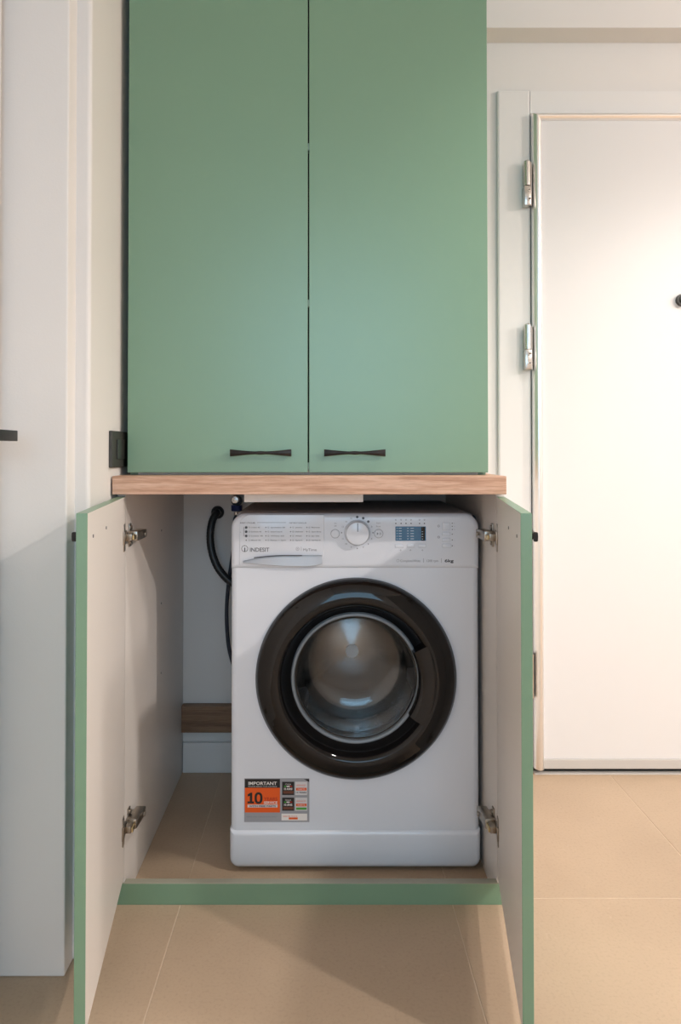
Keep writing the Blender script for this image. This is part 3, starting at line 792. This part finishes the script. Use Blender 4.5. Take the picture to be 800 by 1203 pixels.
# glass bowl: a shell bulging into the drum
bm = bmesh.new()
go = [(.1480, WF + .001), (.1470, WF + .030), (.1400, WF + .080), (.1330, WF + .118), (.1260, WF + .130), (.1150, WF + .136), (.0800, WF + .140), (.0400, WF + .142), (.0002, WF + .1425)]
gi = [(r - (.006 if r > .05 else 0.0), y - (.006 if r < .13 else .001)) for r, y in go]
gi[-1] = (.0002, WF + .1365); gi[0] = (.1420, WF + .001)
lathe(bm, CX, CZ, gi + go[::-1], n=120, close=False)
lathe(bm, CX, CZ, [go[0], gi[0]], n=120)
bmesh.ops.remove_doubles(bm, verts=bm.verts, dist=2e-4)
put('glass_bowl', bm, M['glass'], pr_, smooth=True, angle=50)
# rubber gasket and tub front around the opening
bm = bmesh.new()
lathe(bm, CX, CZ, [(.178, WF + .012), (.170, WF + .026), (.162, WF + .030), (.158, WF + .045), (.165, WF + .060), (.160, WF + .070), (.215, WF + .078)], n=96)
gs = put('gasket', bm, M['gasket'], wm, smooth=True, angle=60)
# drum
dm_y = 1.905
bm = bmesh.new()
prof = [(.205, WF + .075), (.215, WF + .085), (.215, dm_y - .010), (.205, dm_y + .004)]
lathe(bm, CX, CZ, prof, n=96)
lathe(bm, CX, CZ, [(.205, dm_y + .004), (.150, dm_y + .002), (.115, dm_y - .022), (.060, dm_y - .030), (.019, dm_y - .040), (.0002, dm_y - .040)], n=96)
drum = put('drum', bm, M['drum'], wm, smooth=True, angle=50)
bm = bmesh.new(); cyl(bm, (CX, dm_y - .042, CZ), (0, 1, 0), 0.0175, 0.004, 40); put('drum_cap', bm, M['cap'], drum, smooth=True)
bm = bmesh.new()
for ring in range(5):
    yy = WF + .10 + ring * .030
    for k in range(60):
        t = 2 * PI * (k + .5 * (ring % 2)) / 60
        c = Vector((CX + .2140 * math.cos(t), yy, CZ + .2140 * math.sin(t)))
        cyl(bm, c, (math.cos(t), 0, math.sin(t)), .0022, .0012, 6)
po = put('perforation', bm, M['hole'], drum); po['kind'] = 'stuff'
for k, ang in enumerate((100, 220, 340)):
    t = math.radians(ang); bm = bmesh.new()
    rad = Vector((math.cos(t), 0, math.sin(t))); tan = Vector((-math.sin(t), 0, math.cos(t)))
    secs = []
    for y in (WF + .095, WF + .12, dm_y - .03, dm_y - .006):
        hgt = .050 if WF + .1 < y < dm_y - .01 else .030
        base = Vector((CX, y, CZ))
        secs.append([bm.verts.new(base + rad * (.214 - d_) + tan * w_) for d_, w_ in ((0, -.030), (hgt * .6, -.016), (hgt, -.006), (hgt, .006), (hgt * .6, .016), (0, .030))])
    for A_, B_ in zip(secs, secs[1:]):
        for i in range(5): bm.faces.new((A_[i], A_[i + 1], B_[i + 1], B_[i]))
    bm.faces.new(secs[0]); bm.faces.new(secs[-1])
    put('lifter', bm, M['lifter'], drum, smooth=True, angle=40)

# sticker on the front
def gx(px): return (px - 380) * WF / 802
def gz(py): return pt(380, py, WF).z
st = put('sticker', B(gx(287.6), gx(363.5), WF - .0006, WF, gz(965.6), gz(914.4)), M['s_grey'], wm)
bm = bmesh.new(); y1_, y2_ = WF - .0009, WF - .0012
SM = [M['s_dark'], M['s_orange'], M['s_pale'], M['s_white'], M['s_red'], M['s_green'], M['s_brown'], M['print2']]
R_ = lambda x0, x1, ya, yb_, mi, y=y1_: rect(bm, gx(x0), gx(x1), gz(yb_), gz(ya), y, mi)
R_(288.3, 329.3, 915, 925.3, 0); R_(288.3, 329.3, 925.3, 954.3, 1)
text(bm, 'IMPORTANT', gx(292.5), gz(921.8), .0074, y2_, w=gx(325.6) - gx(292.5), mi=3, bold=.018)
text(bm, 'PLEASE READ THIS NOTICE', gx(292.5), gz(924.3), .0022, y2_, w=gx(325.6) - gx(292.5), mi=3)
v = [bm.verts.new((gx(a_), y2_, gz(b_))) for a_, b_ in ((291.4, 943.6), (291.4, 941.2), (294.1, 941.2), (294.1, 934.6), (291.6, 935.6), (291.6, 932.9), (295.2, 930.9), (297.0, 930.9), (297.0, 941.2), (299.0, 941.2), (299.0, 943.6))]
bm.faces.new(v).material_index = 0                        # the numeral 1 with its foot and flag
cz0, cx0 = (gz(930.7) + gz(943.9)) / 2, gx(304.3); ring_ = []
for q in range(28):
    t_ = 2 * PI * q / 28; a_, b_ = math.copysign(abs(math.cos(t_)) ** .8, math.cos(t_)), math.copysign(abs(math.sin(t_)) ** .8, math.sin(t_))
    ring_.append((bm.verts.new((cx0 + a_ * .0095, y2_, cz0 + b_ * .0136)), bm.verts.new((cx0 + a_ * .0040, y2_, cz0 + b_ * .0086))))
for q in range(28):
    (o1, i1), (o2, i2) = ring_[q], ring_[(q + 1) % 28]; bm.faces.new((o1, o2, i2, i1)).material_index = 0
text(bm, 'YEARS', gx(310.5), gz(940.2), .0078, y2_, w=gx(326.3) - gx(310.5), mi=4, bold=.01)
text(bm, 'SERVICE', gx(310.5), gz(944.2), .0060, y2_, w=gx(326.3) - gx(310.5), mi=3, bold=.02)
R_(291.5, 326.5, 945, 948.3, 2, y2_)
text(bm, 'WITH FREE PARTS', gx(293.5), gz(947.7), .0040, WF - .0015, w=gx(324.5) - gx(293.5), mi=0, bold=.02)
for (ya, yb_) in ((918.2, 933.8), (936.8, 952.2)):
    R_(331.8, 345.8, ya, yb_, 0); R_(347, 361, ya, yb_, 2)
    text(bm, 'ITALIA' if ya < 930 else 'FRANCE', gx(335.5), gz(ya + 3.6), .0030, y2_, w=gx(342.2) - gx(335.5), mi=3)
    R_(334, 336.8, ya + 4.6, ya + 6, 5, y2_); R_(337, 340.6, ya + 4.6, ya + 6, 3, y2_); R_(340.8, 343.6, ya + 4.6, ya + 6, 4, y2_)
    text(bm, '10 ANNI' if ya < 930 else '10 ANS', gx(334), gz(ya + 9.6), .0050, y2_, w=gx(343.6) - gx(334), mi=3, bold=.03)
    R_(333, 345, ya + 10.8, ya + 13.8, 6, y2_)
    text(bm, 'SERVICE', gx(348.4), gz(ya + 5.0), .0036, y2_, w=gx(359) - gx(348.4), mi=1)
    R_(348, 360.3, ya + 7, ya + 10.2, 1, y2_)
    text(bm, 'PARTS', gx(350), gz(ya + 9.4), .0034, WF - .0015, w=gx(358.6) - gx(350), mi=3)
    if ya < 930: text(bm, '10 YEARS', gx(348), gz(ya + 13.4), .0034, y2_, w=gx(360) - gx(348), mi=0, bold=.02)
    else: R_(348, 360.3, ya + 11.6, ya + 14.2, 5, y2_)
R_(331, 361, 955.6, 963.6, 3)
text(bm, 'REGISTER ONLINE', gx(333), gz(959.4), .0028, y2_, w=gx(349.5) - gx(333), mi=1)
R_(339.5, 350, 960, 962.4, 1, y2_)
text(bm, 'TERMS AND CONDITIONS APPLY', gx(290), gz(960.0), .0026, y2_, w=gx(326) - gx(290), mi=7)
v = [bm.verts.new((gx(a_), y2_, gz(b_))) for a_, b_ in ((357.3, 915), (363.3, 915), (363.3, 918.5))]; bm.faces.new(v).material_index = 0
put('sticker_print', bm, SM, st)

# ------------------------------------------------------------------ hoses and tap behind the machine
dh = tag(empty('drain_hose', pt(256, 602, 2.12)), 'thick black drain hose coming out of the wall left of the washing machine', 'hose')
path = [pt(256, 602.5, 2.149), pt(254.5, 603, 2.112), pt(249.5, 612, 2.100), pt(247, 628, 2.092), pt(248.5, 646, 2.086), pt(254.5, 664, 2.081), pt(264, 677.5, 2.079), pt(275, 686, 2.079), pt(290, 693, 2.079)]
bm = bmesh.new(); tube(bm, path, lambda t, i: 0.0112 + 0.0008 * (i % 2), n=16, k=10)
put('corrugated_tube', bm, M['hose'], dh, smooth=True, angle=80)
c = pt(255.5, 602, YB - .004)
bm = bmesh.new(); lathe(bm, c.x, c.z, [(.0115, YB - .001), (.0115, YB - .010), (.0165, YB - .011), (.0195, YB - .007), (.0205, YB - .0005)], n=40)
put('wall_collar', bm, M['hose'], dh, smooth=True)
ih = tag(empty('inlet_hose', pt(277, 606, 2.10)), 'thin dark blue-black water hose hanging from the tap behind the machine', 'hose')
bm = bmesh.new()
tube(bm, [pt(277.5, 604, 2.098), pt(277.3, 622, 2.106), pt(273.5, 650, 2.108), pt(268.2, 688, 2.108), pt(266.2, 720, 2.106), pt(267.8, 752, 2.104), pt(271.5, 772, 2.102), pt(279, 796, 2.100)], 0.0060, n=12)
put('flexible_tube', bm, M['inlet'], ih, smooth=True)
bm = bmesh.new(); p = pt(277.7, 605.5, 2.098); cyl(bm, (p.x, p.y, p.z), (0, 0, 1), 0.0070, 0.020, 20); put('crimp_sleeve', bm, M['chrome'], ih, smooth=True)
tp = tag(empty('water_tap', pt(277, 590, 2.11)), 'small chrome and blue water tap under the worktop behind the washing machine', 'tap')
bm = bmesh.new(); p = pt(277, 586.8, 2.115); cyl(bm, (p.x, 2.112, p.z), (0, 1, 0), 0.0110, 0.052, 24)
cyl(bm, (p.x + .004, 2.112, p.z - .004), (0, 1, 0), 0.0160, 0.020, 24)
put('tap_body', bm, M['black'], tp, smooth=True)
bm = bmesh.new(); p2 = pt(276.3, 587, 2.08); lathe(bm, p2.x, p2.z, [(.0002, 2.070), (.0100, 2.071), (.0125, 2.075), (.0130, 2.086)], n=32)
for k in range(3):
    t = PI / 2 + k * 2 * PI / 3; box(bm, p2.x + .006 * math.cos(t) - .0012, p2.x + .006 * math.cos(t) + .0012, 2.068, 2.071, p2.z + .006 * math.sin(t) - .0012, p2.z + .006 * math.sin(t) + .0012)
put('tap_knob', bm, M['steel'], tp, smooth=True)
bm = bmesh.new(); p3 = pt(278, 596.8, 2.097); cyl(bm, (p3.x, 2.097, p3.z), (0, 0, 1), 0.0165, 0.018, 12, r2=0.0172)
put('union_nut', bm, M['blue'], tp)
